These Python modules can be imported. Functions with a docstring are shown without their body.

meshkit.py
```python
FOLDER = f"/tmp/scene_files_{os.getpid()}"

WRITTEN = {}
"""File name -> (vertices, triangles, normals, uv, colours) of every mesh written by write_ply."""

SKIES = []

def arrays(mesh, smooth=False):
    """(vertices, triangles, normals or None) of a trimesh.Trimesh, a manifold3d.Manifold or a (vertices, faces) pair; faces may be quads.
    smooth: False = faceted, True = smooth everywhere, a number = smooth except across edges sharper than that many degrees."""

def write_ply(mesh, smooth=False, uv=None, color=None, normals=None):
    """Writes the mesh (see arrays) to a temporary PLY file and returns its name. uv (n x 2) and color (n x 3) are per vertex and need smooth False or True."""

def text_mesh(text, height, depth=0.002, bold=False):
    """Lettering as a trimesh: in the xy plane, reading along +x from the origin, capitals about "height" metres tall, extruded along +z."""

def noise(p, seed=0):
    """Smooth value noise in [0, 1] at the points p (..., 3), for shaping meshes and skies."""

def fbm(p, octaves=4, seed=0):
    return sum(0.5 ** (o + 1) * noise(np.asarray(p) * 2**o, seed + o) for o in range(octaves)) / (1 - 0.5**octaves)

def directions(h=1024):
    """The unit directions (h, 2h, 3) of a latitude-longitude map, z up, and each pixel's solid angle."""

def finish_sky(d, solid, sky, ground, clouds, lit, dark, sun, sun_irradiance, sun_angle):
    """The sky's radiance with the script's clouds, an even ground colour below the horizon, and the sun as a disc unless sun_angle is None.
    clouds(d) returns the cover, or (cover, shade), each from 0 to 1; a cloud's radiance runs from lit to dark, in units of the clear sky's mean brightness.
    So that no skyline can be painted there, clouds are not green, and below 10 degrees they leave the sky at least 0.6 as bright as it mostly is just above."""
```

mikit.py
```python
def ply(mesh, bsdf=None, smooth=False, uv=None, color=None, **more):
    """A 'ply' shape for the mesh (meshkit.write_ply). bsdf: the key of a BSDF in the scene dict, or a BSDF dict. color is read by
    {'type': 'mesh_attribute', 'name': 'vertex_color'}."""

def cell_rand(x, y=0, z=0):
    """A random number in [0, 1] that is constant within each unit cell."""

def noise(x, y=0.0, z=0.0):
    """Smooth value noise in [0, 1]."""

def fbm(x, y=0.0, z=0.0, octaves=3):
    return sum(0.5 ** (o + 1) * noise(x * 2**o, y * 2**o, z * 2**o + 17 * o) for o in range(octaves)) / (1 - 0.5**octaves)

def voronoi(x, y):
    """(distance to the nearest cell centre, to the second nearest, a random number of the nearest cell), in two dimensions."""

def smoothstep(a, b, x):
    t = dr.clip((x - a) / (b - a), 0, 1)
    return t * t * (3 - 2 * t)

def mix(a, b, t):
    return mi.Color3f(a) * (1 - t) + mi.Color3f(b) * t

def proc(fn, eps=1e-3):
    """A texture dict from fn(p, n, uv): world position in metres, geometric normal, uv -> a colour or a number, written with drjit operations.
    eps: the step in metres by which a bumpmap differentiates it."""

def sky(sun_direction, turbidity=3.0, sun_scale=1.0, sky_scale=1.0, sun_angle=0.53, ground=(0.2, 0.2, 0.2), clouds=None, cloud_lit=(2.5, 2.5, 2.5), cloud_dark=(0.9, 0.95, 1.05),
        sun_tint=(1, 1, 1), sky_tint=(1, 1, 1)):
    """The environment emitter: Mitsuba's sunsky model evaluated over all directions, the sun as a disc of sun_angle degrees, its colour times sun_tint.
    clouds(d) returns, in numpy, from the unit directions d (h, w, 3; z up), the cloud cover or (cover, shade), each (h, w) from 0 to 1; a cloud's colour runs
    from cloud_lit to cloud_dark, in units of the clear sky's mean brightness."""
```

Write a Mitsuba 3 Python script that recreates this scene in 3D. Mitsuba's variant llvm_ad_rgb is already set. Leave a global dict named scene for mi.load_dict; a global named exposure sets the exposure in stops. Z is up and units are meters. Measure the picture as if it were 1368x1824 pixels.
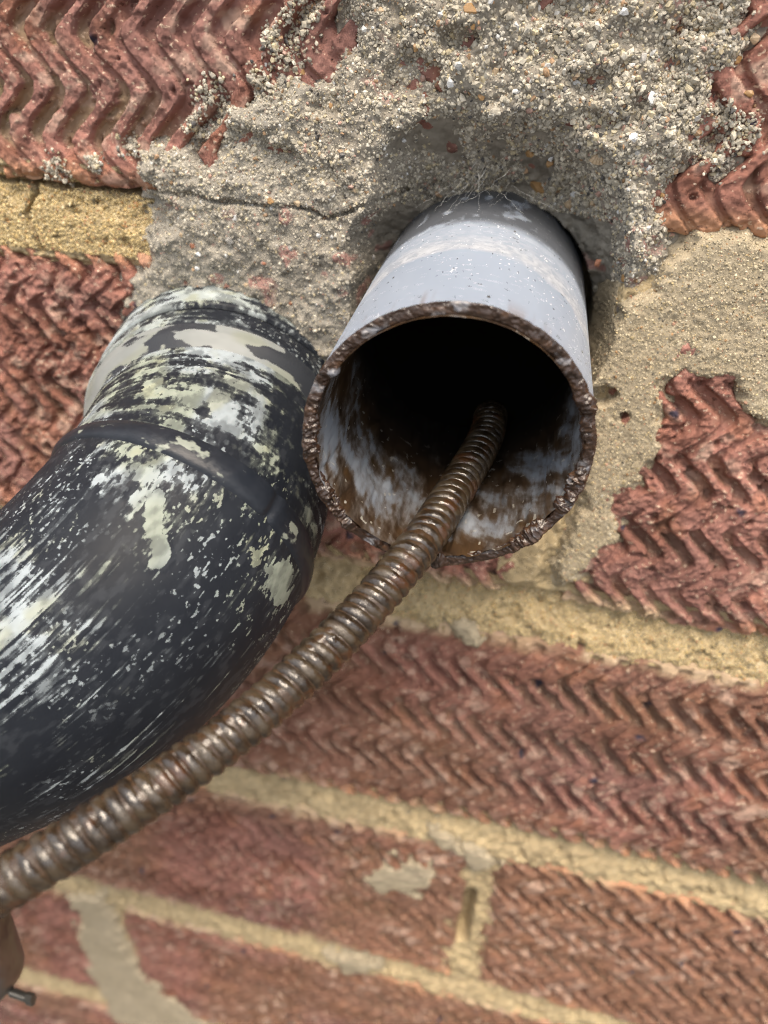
import math, numpy as np, trimesh, drjit as dr, mitsuba as mi, mikit, meshkit
from mikit import noise, fbm, voronoi, smoothstep, mix, proc, cell_rand

# ---------------------------------------------------------------- camera, light, exposure
# the wall face is the plane y = 0, outside is y < 0; lengths below are modelled in millimetres
MM = 0.001
CAM = np.array([13.045, -131.36, 26.605])
FWD = np.array([-0.17671, 0.84011, -0.51282]); UP = np.array([-0.15047, 0.49184, 0.85759])
T4 = mi.ScalarTransform4f
scene, labels = {'type': 'scene'}, {}
scene['camera'] = {'type': 'thinlens', 'fov': 54.0, 'fov_axis': 'x', 'near_clip': 0.005, 'far_clip': 500.0,
                   'aperture_radius': 0.00082, 'focus_distance': 0.112,
                   'to_world': T4().look_at(origin=(CAM * MM).tolist(), target=((CAM + FWD * 100) * MM).tolist(), up=UP.tolist())}
# overcast: three times brighter overhead than at the horizon
scene['sky'] = mikit.sky((0.12, -0.36, 0.92), turbidity=3, sun_scale=0.6, sun_angle=36, clouds=lambda d: (np.ones(d.shape[:2]), 1 - np.clip(d[..., 2], 0, 1)),
                         cloud_lit=(3.66, 3.8, 4.05), cloud_dark=(1.22, 1.27, 1.35), sun_tint=(.99, 1, 1.02))
exposure = 2.5

rng = np.random.default_rng(7)
N3 = lambda x, y, z, seed=0: meshkit.noise(np.stack(np.broadcast_arrays(x, y, z), -1), seed)
F3 = lambda x, y, z, o=3, seed=0: meshkit.fbm(np.stack(np.broadcast_arrays(x, y, z), -1), o, seed)
def sstep(a, b, x):
    t = np.clip((x - a) / (b - a), 0, 1); return t * t * (3 - 2 * t)
def unit(v):
    v = np.asarray(v, float); return v / np.linalg.norm(v)

# ---------------------------------------------------------------- bookkeeping
def obj(name, mesh, bsdf, parent=None, smooth=True, uv=None, color=None):
    key = f'{parent}__{name}' if parent else name
    k, i = key, 0
    while k in scene or k in labels:
        i += 1; k = f'{key}_{i:03d}'
    v, f = mesh
    scene[k] = mikit.ply((np.asarray(v) * MM, np.asarray(f)), bsdf, smooth=smooth, uv=uv, color=color)
    return k
def thing(name, label, cat):
    labels[name] = {'label': label, 'category': cat}; return name

# ---------------------------------------------------------------- materials
def bs(name, color, rough, bump=None, bscale=0.001, eps=1e-4, **more):
    if rough is None: b = {'type': 'diffuse', 'reflectance': color if isinstance(color, dict) else {'type': 'rgb', 'value': list(color)}}
    else: b = {'type': 'principled', 'base_color': color if isinstance(color, dict) else {'type': 'rgb', 'value': list(color)}, 'roughness': rough, **more}
    if bump is not None:
        b = {'type': 'bumpmap', 'arbitrary': bump, 'scale': bscale, 'bsdf': b}
    scene[name] = {'type': 'twosided', 'bsdf': b}

def brick_col(p, n, uv):
    X, Y, Z = p.x * 1000, p.y * 1000, p.z * 1000
    big, med = noise(X / 38, Y / 30, Z / 27), fbm(X / 6, Y / 6, Z / 6, 3)
    c = mix((.325, .158, .125), (.255, .134, .113), smoothstep(.3, .7, big))
    c = mix(c, (.35, .155, .085), smoothstep(.55, .75, fbm(X / 8 + 21, Y / 8, Z / 8, 3)) * .4)
    c = mix(c, (.22, .10, .072), smoothstep(.45, .75, noise(X / 13 + 40, Y / 9, Z / 13)) * .6)
    c = c * (0.50 + 1.0 * med) * (1 - .20 * smoothstep(-76, -79, Z) + .08 * smoothstep(-151, -153, Z))
    c = mix(c, (.225, .128, .078), smoothstep(.34, .62, noise(X / 55 + 3, Z / 31 + 8, 2)) * smoothstep(-74, -82, Z) * .6)
    # fired orange arrises along the bed edges of every course
    dz = dr.abs(Z / 75 - dr.round(Z / 75)) * 75
    edge = (1 - smoothstep(5.8, 8.6 + 3 * noise(X / 5, Z / 20, 3), dz)) * smoothstep(.25, .6, noise(X / 17, Z / 9, 8) + .15)
    c = mix(c, mix((.50, .27, .16), (.54, .41, .26), smoothstep(.45, .65, noise(X / 23, Z / 40 + 5, 12))), edge * .85)
    # lime bloom along the upper arris of the course under the pipes
    c = mix(c, (.50, .38, .25), smoothstep(-84.6, -82.0, Z) * smoothstep(-76, -78, Z) * smoothstep(.2, .5, noise(X / 7, Z / 9, 31)) * .8)
    # buff dust that lies in the combed grooves of some areas
    low = (.30 + .70 * smoothstep(-40, -56, X) * smoothstep(2, 10, Z)) * smoothstep(.40, .66, noise(X / 24 + 7, Z / 22, 5)) * smoothstep(1.0, 1.9, Y)
    c = mix(c, (.33, .25, .16), low * .75)
    # sand bloom on the ridges
    bloom = smoothstep(.52, .72, fbm(X / 3.1 + 9, Y / 3, Z / 3.1, 3)) * smoothstep(.35, .65, noise(X / 21 + 3, Z / 17, 9))
    c = mix(c, (.46, .33, .26), bloom * .6)
    g = noise(X * 1.9, Y * 1.9, Z * 1.9)
    c = mix(c, (.58, .45, .34), smoothstep(.66, .78, fbm(X * 1.6, Y * 1.6, Z * 1.6, 3) + .16 * (noise(X / 4 + 70, Y, Z / 4) - .5)) * .8)
    c = mix(c, (.10, .05, .04), smoothstep(.66, .78, fbm(X * 1.1 + 50, Y * 1.1, Z * 1.1, 3)) * .7)
    d1, d2, w = voronoi(X / 11, Z / 11)
    navy = dr.select(w > .88, 1 - smoothstep(.08, .17, d1 + .10 * noise(X * 1.1, Z * 1.1, 4)), 0)
    c = mix(c, (.035, .04, .065), navy * .9)
    return c
def brick_bump(p, n, uv):
    X, Y, Z = p.x * 1000, p.y * 1000, p.z * 1000
    return fbm(X * 2.0, Y * 2.0, Z * 2.0, 3)
bs('m_brick', proc(brick_col), None, proc(brick_bump), .0017)

def mortar_col(p, n, uv):
    X, Y, Z = p.x * 1000, p.y * 1000, p.z * 1000
    c = mix((.47, .37, .215), (.385, .30, .18), noise(X / 14, Y / 9, Z / 9)) * (.6 + .8 * fbm(X / 1.2, Y / 2.5, Z / 2.5, 3))
    g = noise(X * 2.6, Y * 2.6, Z * 2.6)
    c = mix(c, (.62, .54, .38), smoothstep(.7, .9, g) * .8)
    return mix(c, (.14, .095, .05), smoothstep(.78, .92, noise(X * 2.1 + 9, Y * 2.1, Z * 2.1)) * .7)
def sand_bump(p, n, uv):
    X, Y, Z = p.x * 1000, p.y * 1000, p.z * 1000
    return fbm(X * 1.7, Y * 1.7, Z * 1.7, 3)
bs('m_mortar', proc(mortar_col), None, proc(sand_bump), .0016)

def cement_col(p, n, uv):
    X, Y, Z = p.x * 1000, p.y * 1000, p.z * 1000
    c = mix((.245, .225, .19), (.32, .295, .25), fbm(X / 8, Y / 6, Z / 8, 3))
    c = mix(c, (.25, .215, .17), smoothstep(.4, .7, noise(X / 19 + 4, Z / 15, 2)) * .5)
    c = c * (.70 + .6 * fbm(X * .9, Y * .9, Z * .9, 3))
    pink = smoothstep(.66, .76, noise(X / 3.4 + 31, Y / 3, Z / 3.0)) * smoothstep(.5, .7, noise(X / 15 + 3, Z / 12, 6))
    c = mix(c, (.36, .18, .155), pink * .7)
    return c
bs('m_cement', proc(cement_col), None, proc(sand_bump), .0016)

def smear_col(p, n, uv):
    X, Y, Z = p.x * 1000, p.y * 1000, p.z * 1000
    c = mix((.36, .30, .205), (.415, .35, .25), fbm(X / 9, Y / 6, Z / 9, 3)) * (.72 + .56 * fbm(X * 1.0, Y, Z * 1.0, 3))
    c = mix(c, (.56, .50, .38), smoothstep(.74, .9, noise(X * 2.3, Y * 2.3, Z * 2.3)) * .7)
    return mix(c, (.15, .115, .08), smoothstep(.78, .92, noise(X * 1.9 + 9, Y * 2, Z * 1.9)) * .6)
bs('m_smear', proc(smear_col), None, proc(sand_bump), .0016)

bs('m_grain', {'type': 'mesh_attribute', 'name': 'vertex_color'}, .45, specular=.45)

def pipe_col(p, n, uv):          # uv.x: mm round the pipe, uv.y: mm from the wall towards the cut end
    a, s = uv.x, uv.y
    w = 2.6 * (fbm(a / 4, s / 4, 1, 3) - .5)
    c = mix((.215, .252, .312), (.25, .29, .355), fbm(a / 6, s / 9, 2, 2))
    sc = smoothstep(.75, .82, fbm(a * .5, s * 2.5, 6, 2))                      # rubbed hoop scratches
    c = mix(c, (.42, .46, .52), sc * .35)
    sp = smoothstep(.905, .95, noise(a * 2.3, s * 2.3, 9)) * smoothstep(.40, .75, noise(a / 7, s / 5, 11) + .25 * smoothstep(30, 18, s))
    c = mix(c, (.80, .80, .80), sp)
    dk = smoothstep(.93, .96, noise(a * 1.5 + 30, s * 1.5, 13))
    c = mix(c, (.05, .05, .05), dk)
    edge = 19.5 + w + 2.0 * smoothstep(0, 25, dr.abs(a))
    chalk = smoothstep(edge, edge - 2.6, s)
    grain = fbm(a * 1.2, s * 1.2, 15, 3)
    c = mix(c, mix((.27, .275, .29), (.43, .45, .48), grain), chalk * (.45 + .5 * smoothstep(.25, .7, grain)) * (.6 + .4 * smoothstep(10, 17, s)) * (.45 + .55 * smoothstep(9, 16, s)))
    soot = smoothstep(6.5 + 4 * (fbm(a / 3, s / 3, 21, 3) - .5), 1.0, s) * smoothstep(.25, .5, fbm(a / 2.2, s / 4, 23, 3) + .10)
    c = mix(c, (.05, .053, .06), soot * .9)
    drip = smoothstep(.6, .75, fbm(a / 1.3, s / 9, 27, 2)) * smoothstep(33, 40, s)
    return mix(c, (.14, .085, .055), drip * .5)
bs('m_pipe', proc(pipe_col), .38, specular=.5)

def bore_col(p, n, uv):          # the sludge streaks run along the bore
    a, s = uv.x, uv.y
    c = mix((.19, .21, .245), (.26, .28, .31), noise(a / 3, s / 6, 1))
    wob = 3.0 * noise(a / 5, s / 9, 3)
    st = .38 * fbm(a / 1.6 + wob + .25 * s, s / 12, 5, 4) + .62 * fbm(a / 3.2 + .2 * s, s / 4.5, 6, 5)
    flow = smoothstep(-54, -46, a) * smoothstep(-34, -42, a)
    fine = fbm(a / .6, s / 2.0, 14, 3)
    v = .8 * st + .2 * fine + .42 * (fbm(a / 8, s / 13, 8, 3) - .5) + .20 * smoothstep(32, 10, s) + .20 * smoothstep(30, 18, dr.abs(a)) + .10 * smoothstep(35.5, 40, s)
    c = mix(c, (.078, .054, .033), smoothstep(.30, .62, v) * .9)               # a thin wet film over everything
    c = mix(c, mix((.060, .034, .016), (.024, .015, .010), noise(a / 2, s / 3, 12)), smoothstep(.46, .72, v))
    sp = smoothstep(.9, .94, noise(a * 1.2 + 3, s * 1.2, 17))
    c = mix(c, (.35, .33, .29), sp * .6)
    return mix(c, (.012, .010, .009), smoothstep(26, 8, s))  # caked sludge and the shade of the depth, both put into the colour
def bore_bump(p, n, uv):
    return fbm(uv.x / 1.5, uv.y / 7, 5, 4)
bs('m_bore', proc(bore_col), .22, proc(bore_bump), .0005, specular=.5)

def rim_col(p, n, uv):
    X, Y, Z = p.x * 1000, p.y * 1000, p.z * 1000
    c = mix((.052, .027, .016), (.016, .010, .007), fbm(X / 2, Y / 2, Z / 2, 3))
    c = mix(c, (.095, .052, .03), smoothstep(.6, .8, noise(X * .9, Y * .9, Z * .9)) * .6)
    bare = smoothstep(.61, .72, fbm(X / 2.6 + 11, Y / 2, Z / 2.6, 4) + .09 * smoothstep(-10, 4, Z))
    return mix(c, mix((.15, .125, .11), (.27, .28, .31), noise(X * 1.5, Y, Z * 1.5)), bare * .9)
bs('m_rim', proc(rim_col),   .2, proc(sand_bump), .0013, specular=.6)

def paint_cov(a, s):             # a: mm round the bend (0 = top), s: mm along it from the wall
    onbend = smoothstep(35.5, 37, s)
    fine, fl, big = fbm(a / .7, s / .7, 9, 4), fbm(a / 2.6, s / 2.6, 6, 4), fbm(a / 8, s / 7, 10, 3)
    st1 = fbm(a / 14, s / .9, 2, 4)                                             # brush streaks: round the stub
    st2 = fbm(a / .55 + .08 * s + .5 * fl, s / 12, 4, 4)                         # and along the bend
    gauss = lambda x, c, w: dr.exp(-dr.square((x - c) / w))
    w_left = gauss(a, 0, 16) * smoothstep(47, 54, s)                            # coat worn to streaks
    w_seam = gauss(a, -3, 15) * gauss(s, 37, 8)                             # coat left under the seam
    w_low = gauss(a, -29, 6) * gauss(s, 62, 9)
    stub = .30 * st1 + .30 * fl + .18 * fine + .22 * big + .02 + .035 * smoothstep(-12, -4, a) - .05 * smoothstep(-14, -22, a) - .02 * smoothstep(12, 9, s)
    bend = dr.lerp(dr.lerp(.40, .52, w_left), .16, w_seam) * st2 + dr.lerp(.20, .32, w_seam) * fl + dr.lerp(.20, .34, w_seam) * fine + .13 * big - .125 + .125 * w_left + .228 * w_seam + .11 * w_low
    v = dr.lerp(stub, bend, onbend)
    # two thick runs of paint left on the bend
    t = dr.clip(((a + 6.8) * -5.6 + (s - 40.9) * 3.9) / 46.6, 0, 1)
    b1 = dr.sqrt(dr.square(a + 6.8 + 5.6 * t) + dr.square(s - 40.9 - 3.9 * t)) + 1.6 * (fl - .5) + 1.2 * (fine - .5)
    b2 = dr.sqrt(dr.square((a + 29.5) / 6.5) + dr.square((s - 39.0) / 2.2)) + 1.5 * (fl - .5) + 1.2 * (fine - .5)
    v = dr.maximum(v, .75 * smoothstep(1.1, .85, b1)); v = dr.maximum(v, .75 * smoothstep(1.0, .8, b2))
    return v
def bend_col(p, n, uv):
    a, s = uv.x, uv.y
    v = paint_cov(a, s)
    cov = smoothstep(.515, .575, v + .06 * (fbm(a / .35, s / .35, 30, 2) - .5))
    cov = cov * (.50 + .50 * smoothstep(.36, .60, fbm(a / 2.2, s / 2.2, 61, 4)))
    cov = dr.maximum(cov, .20 * smoothstep(.46, .57, v + .10 * (fbm(a / .6, s / .9, 63, 3) - .5)))   # chalky film round the flakes
    ch = .5 * fbm(a / .8, s / .8, 31, 2) + .5 * fbm(a / 5, s / 5, 33, 2)
    fleck = smoothstep(.68, .74, fbm(a * 2.0, s * 2.0, 35, 4)) * smoothstep(.40, .65, noise(a / 7, s / 7, 37))
    cov = dr.maximum(cov, fleck * .85)
    blk = mix((.009, .011, .016), (.017, .020, .026), fbm(a / 4, s / 4, 41, 3))
    blk = mix(blk, (.042, .047, .055), smoothstep(.55, .75, fbm(a / 1.2, s / 1.5, 43, 4)) * .4)
    pnt = mix((.27, .30, .25), (.315, .355, .375), smoothstep(.38, .62, noise(a / 9 + 2, s / 7, 45)))
    pnt = mix(pnt, (.36, .40, .41), smoothstep(13, 9, s) * .7)
    pnt = mix(pnt, (.30, .31, .21), smoothstep(.55, .75, fbm(a / 3, s / 3, 47, 3)) * .55)
    pnt = pnt * (.66 + .6 * ch)
    cov = cov * smoothstep(.35, .9, dr.abs(s - 4.4))                            # the collar's seam is bare
    return mix(blk, pnt, cov)
def bend_bump(p, n, uv):
    a, s = uv.x, uv.y
    return smoothstep(.515, .56, paint_cov(a, s)) + .35 * fbm(a / 1.0, s / 1.0, 51, 3)
bs('m_bend', proc(bend_col), .5, proc(bend_bump), .00022, specular=.18)
def ring_col(p, n, uv):
    a, s = uv.x, uv.y
    c = mix((.010, .013, .019), (.02, .023, .03), fbm(a / 2, s, 1, 3))
    return mix(c, (.24, .26, .22), smoothstep(.70, .78, fbm(a / 3, s / 1.2, 5, 4)))
bs('m_ring', proc(ring_col), .36, proc(sand_bump), .0003, specular=.3)
def sealant_col(p, n, uv):
    a, s = uv.x, uv.y
    c = mix((.17, .18, .172), (.25, .262, .255), fbm(a / 5, s / 2, 1, 3))
    c = mix(c, (.21, .22, .16), smoothstep(.5, .75, noise(a / 8, s / 3, 4)) * .5)
    blk = smoothstep(.52, .58, fbm(a / 6, s / 2.2, 7, 4) + .12 * smoothstep(-4, -22, a) - .12 * smoothstep(0, 14, a))
    return mix(c, (.024, .027, .033), blk)
bs('m_sealant', proc(sealant_col), .5, specular=.4)

def coil_col(p, n, uv):
    X, Y, Z = p.x * 1000, p.y * 1000, p.z * 1000
    c = mix((.052, .036, .020), (.020, .012, .006), smoothstep(.35, .65, fbm(X / 1.8, Y / 1.8, Z / 1.8, 3)))
    return mix(c, (.062, .024, .008), smoothstep(.58, .72, fbm(X / 3 + 5, Y / 3, Z / 3, 3)) * .8)
def coil_rough(p, n, uv):
    X, Y, Z = p.x * 1000, p.y * 1000, p.z * 1000
    return .10 + .5 * smoothstep(.35, .75, fbm(X / 1.6, Y / 1.6, Z / 1.6, 3))
bs('m_coil', proc(coil_col), proc(coil_rough), proc(sand_bump), .0008, metallic=.12, specular=.7, clearcoat=.6, clearcoat_gloss=.96)
def core_col(p, n, uv):
    X, Y, Z = p.x * 1000, p.y * 1000, p.z * 1000
    return mix((.030, .018, .010), (.062, .034, .016), fbm(X / 1.5, Y / 1.5, Z / 1.5, 3))
bs('m_core', proc(core_col), .25, proc(sand_bump), .0005, specular=.6)
def steel_col(p, n, uv):
    X, Y, Z = p.x * 1000, p.y * 1000, p.z * 1000
    c = mix((.30, .285, .27), (.15, .13, .115), fbm(X / 3, Y / 3, Z / 5, 3))
    return mix(c, (.22, .10, .045), smoothstep(-66, -71, Z + 3 * noise(X, Y, Z)) * .8)
bs('m_steel', proc(steel_col), .27, proc(sand_bump), .0005, metallic=.95)
bs('m_deep_shade', (.004, .0035, .003), None)  # near black colour stands for the dark deep inside the pipe
bs('m_dark', (.03, .03, .028), .4)
bs('m_web', (.62, .61, .58), .6)
def ground_col(p, n, uv):
    return mix((.075, .072, .068), (.11, .105, .10), fbm(p.x * 6, p.y * 6, 1, 4))
bs('m_ground', proc(ground_col), .9)

# ---------------------------------------------------------------- mesh helpers
def grid_faces(nr, nc, wrap=False):
    i, j = np.meshgrid(np.arange(nr - 1), np.arange(nc if wrap else nc - 1), indexing='ij')
    j2 = (j + 1) % nc
    a, b, c, d = i * nc + j, i * nc + j2, (i + 1) * nc + j2, (i + 1) * nc + j
    return np.concatenate([np.stack([a, b, c], -1).reshape(-1, 3), np.stack([a, c, d], -1).reshape(-1, 3)])
def axis_pts(lo, hi, dlo, dhi, fine, coarse):
    """Points from lo to hi, fine between dlo and dhi."""
    out = [np.array([lo, hi])]
    dlo, dhi = max(lo, dlo), min(hi, dhi)
    if dhi > dlo:
        out.append(np.linspace(dlo, dhi, max(2, int((dhi - dlo) / fine) + 1)))
        if dlo > lo: out.append(np.linspace(lo, dlo, max(2, int((dlo - lo) / coarse) + 1)))
        if hi > dhi: out.append(np.linspace(dhi, hi, max(2, int((hi - dhi) / coarse) + 1)))
    else:
        out.append(np.linspace(lo, hi, int((hi - lo) / coarse) + 1))
    x = np.unique(np.round(np.concatenate(out), 4))
    return x
def frames(P, n0=(0, 0, 1)):
    t = np.gradient(P, axis=0); t /= np.linalg.norm(t, axis=1, keepdims=True)
    n, N = np.array(n0, float), []
    for k in t:
        n = unit(n - k * (n @ k)); N.append(n)
    N = np.array(N)
    return t, N, np.cross(t, N)
def sweep(P, radius, sides, n0=(0, 0, 1), cap=False, phase=0):
    """radius: (len(P),) or (len(P), sides). Returns vertices, faces, uv (mm round, mm along)."""
    t, N, B = frames(P, n0)
    th = np.linspace(-np.pi, np.pi, sides)
    r = np.asarray(radius, float); r = np.broadcast_to(r[:, None] if r.ndim == 1 else r, (len(P), sides))
    V = P[:, None] + r[..., None] * (np.cos(th)[None, :, None] * N[:, None] + np.sin(th)[None, :, None] * B[:, None])
    s = np.concatenate([[0], np.cumsum(np.linalg.norm(np.diff(P, axis=0), axis=1))])
    uv = np.stack([np.broadcast_to(th * np.median(r), (len(P), sides)), np.broadcast_to(s[:, None], (len(P), sides))], -1)
    f = grid_faces(len(P), sides)[:, ::-1]
    V, uv = V.reshape(-1, 3), uv.reshape(-1, 2)
    if cap:
        n = len(V); V = np.vstack([V, P[0], P[-1]]); uv = np.vstack([uv, uv[0], uv[-1]])
        j = np.arange(sides - 1); e = (len(P) - 1) * sides
        f = np.vstack([f, np.stack([np.full(sides - 1, n), j + 1, j], -1)[:, ::-1], np.stack([np.full(sides - 1, n + 1), e + j, e + j + 1], -1)[:, ::-1]])
    return V, f, uv
def resample(P, step):
    from scipy.interpolate import CubicSpline
    P = np.asarray(P, float)
    s = np.concatenate([[0], np.cumsum(np.linalg.norm(np.diff(P, axis=0), axis=1))])
    cs = CubicSpline(s, P); ss = np.arange(0, s[-1], step)
    Q = cs(ss); s2 = np.concatenate([[0], np.cumsum(np.linalg.norm(np.diff(Q, axis=0), axis=1))])
    return cs(np.interp(np.arange(0, s2[-1], step), s2, ss))
def poly_sd(poly, x, z):
    """Signed distance to a polygon, positive inside."""
    p = np.asarray(poly, float); q = np.roll(p, -1, 0)
    d2 = np.full(x.shape, 1e9); inside = np.zeros(x.shape, bool)
    for (ax, az), (bx, bz) in zip(p, q):
        ex, ez = bx - ax, bz - az
        t = np.clip(((x - ax) * ex + (z - az) * ez) / (ex * ex + ez * ez + 1e-9), 0, 1)
        d2 = np.minimum(d2, (x - ax - t * ex) ** 2 + (z - az - t * ez) ** 2)
        cross = ((az > z) != (bz > z)) & (x < (bx - ax) * (z - az) / (bz - az + 1e-12) + ax)
        inside ^= cross
    return np.where(inside, 1, -1) * np.sqrt(d2)
def line_d(pts, x, z):
    d2 = np.full(x.shape, 1e9)
    for (ax, az), (bx, bz) in zip(pts[:-1], pts[1:]):
        ex, ez = bx - ax, bz - az
        t = np.clip(((x - ax) * ex + (z - az) * ez) / (ex * ex + ez * ez), 0, 1)
        d2 = np.minimum(d2, (x - ax - t * ex) ** 2 + (z - az - t * ez) ** 2)
    return np.sqrt(d2)

# ---------------------------------------------------------------- the hole round the grey pipe
PB = np.array([0, 0, -13.4]); PA = unit([0.0497, -0.9941, -0.0961]); PR = 19.4
def hole_depth(x, z):
    """How far the wall falls back round the pipe (mm)."""
    dx, dz = x, z + 13.4
    r, th = np.hypot(dx, dz), np.degrees(np.arctan2(dz, dx))
    edge = np.interp(th, [-180, -120, -60, 0, 20, 45, 60, 90, 115, 135, 160, 180], [23, 22, 22, 23.5, 26, 31, 34, 35, 34, 28.5, 24, 23])
    edge = edge + 2.4 * (N3(x / 7, z / 7, 0, 3) - .5)
    u = np.clip((edge - r) / (edge - 19.2), 0, 1)
    d = 17.0 * (1 - (1 - u) ** 1.7)
    return np.where(r < 20.3, np.maximum(d, 40.0), d)

# ---------------------------------------------------------------- bricks
def zigzag(z, period, top):
    t = np.abs(((z - top) / period) % 1.0 - .5) * 2       # 1 at z = top
    return sstep(-.08, 1.08, t)
def brick_height(x, z, b):
    x0, x1, z0, z1, per, top, rough = b
    wob = 1.5 * rough * (F3(x / 9, z / 9, x0, 3, 5) - .5) + .75 * rough * (F3(x / 1.8, z / 2.4, x0, 2, 8) - .5)
    zz = z + 2.0 * (N3(x / 12, z / 14, x0, 2) - .5)
    a = zigzag(zz, per, top)
    up = np.cos(2 * np.pi * ((zz - top) / per - .25)) * (-1 if z0 > 0 else 1)    # the comb bit deeper on one slant
    g = ((x - 6.6 * a + wob) / 6.05) % 1.0
    wid = .255 + .09 * up + .10 * (F3(x / 6, z / 6, x0 + 3, 2, 4) - .5)
    prof = 1 - sstep(wid * .62, wid, np.abs(g - .5))
    prof = prof * (1 - .7 * sstep(.60, .74, F3(x / 4.5, z / 3.5, x0 + 11, 2, 13)) * min(rough, 1.3))
    dep = (1.85 + (.8 if z0 > 0 else 1.05) * up) * (.98 if z0 < -78 else 1.0) * (.65 + .7 * N3(x / 14, z / 8, x0, 6))
    h = -dep * prof - .55 * (np.abs(g - .5) * 2 < .0)
    h += 1.0 * (F3(x / 26, z / 22, x0, 2, 9) - .5) + (.28 + .42 * rough) * (F3(x / 2.2, z / 2.6, x0, 3, 1) - .5) + .5 * (N3(x / .6, z / .6, x0, 7) - .5)
    crumb = sstep(.50, .72, F3(x / 3.3, z / 3.3, x0 + 5, 3, 14))
    h -= .5 * rough * crumb * (1 - prof)
    if z0 < -78:                                          # a strip along the upper arris that the comb did not reach
        keepz = sstep(1.2, 3.2, z1 - z + 1.4 * (N3(x / 4, 0, x0, 15) - .5))
        h = h * keepz + (1 - keepz) * (-.35 + .5 * (F3(x / 3, z / 3, x0, 2, 16) - .5))
    pit = F3(x / 2.1, z / 2.1, x0 + 9, 2, 11)
    h -= 1.3 * sstep(.70, .82, pit)
    e = np.minimum(np.minimum(x - x0, x1 - x), np.minimum(z - z0, z1 - z))
    e = e - 1.6 * sstep(.45, .8, F3(x / 5, z / 5, x0, 2, 12))
    h -= 1.6 * np.exp(-np.maximum(e, 0) / .9)
    return h
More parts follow.
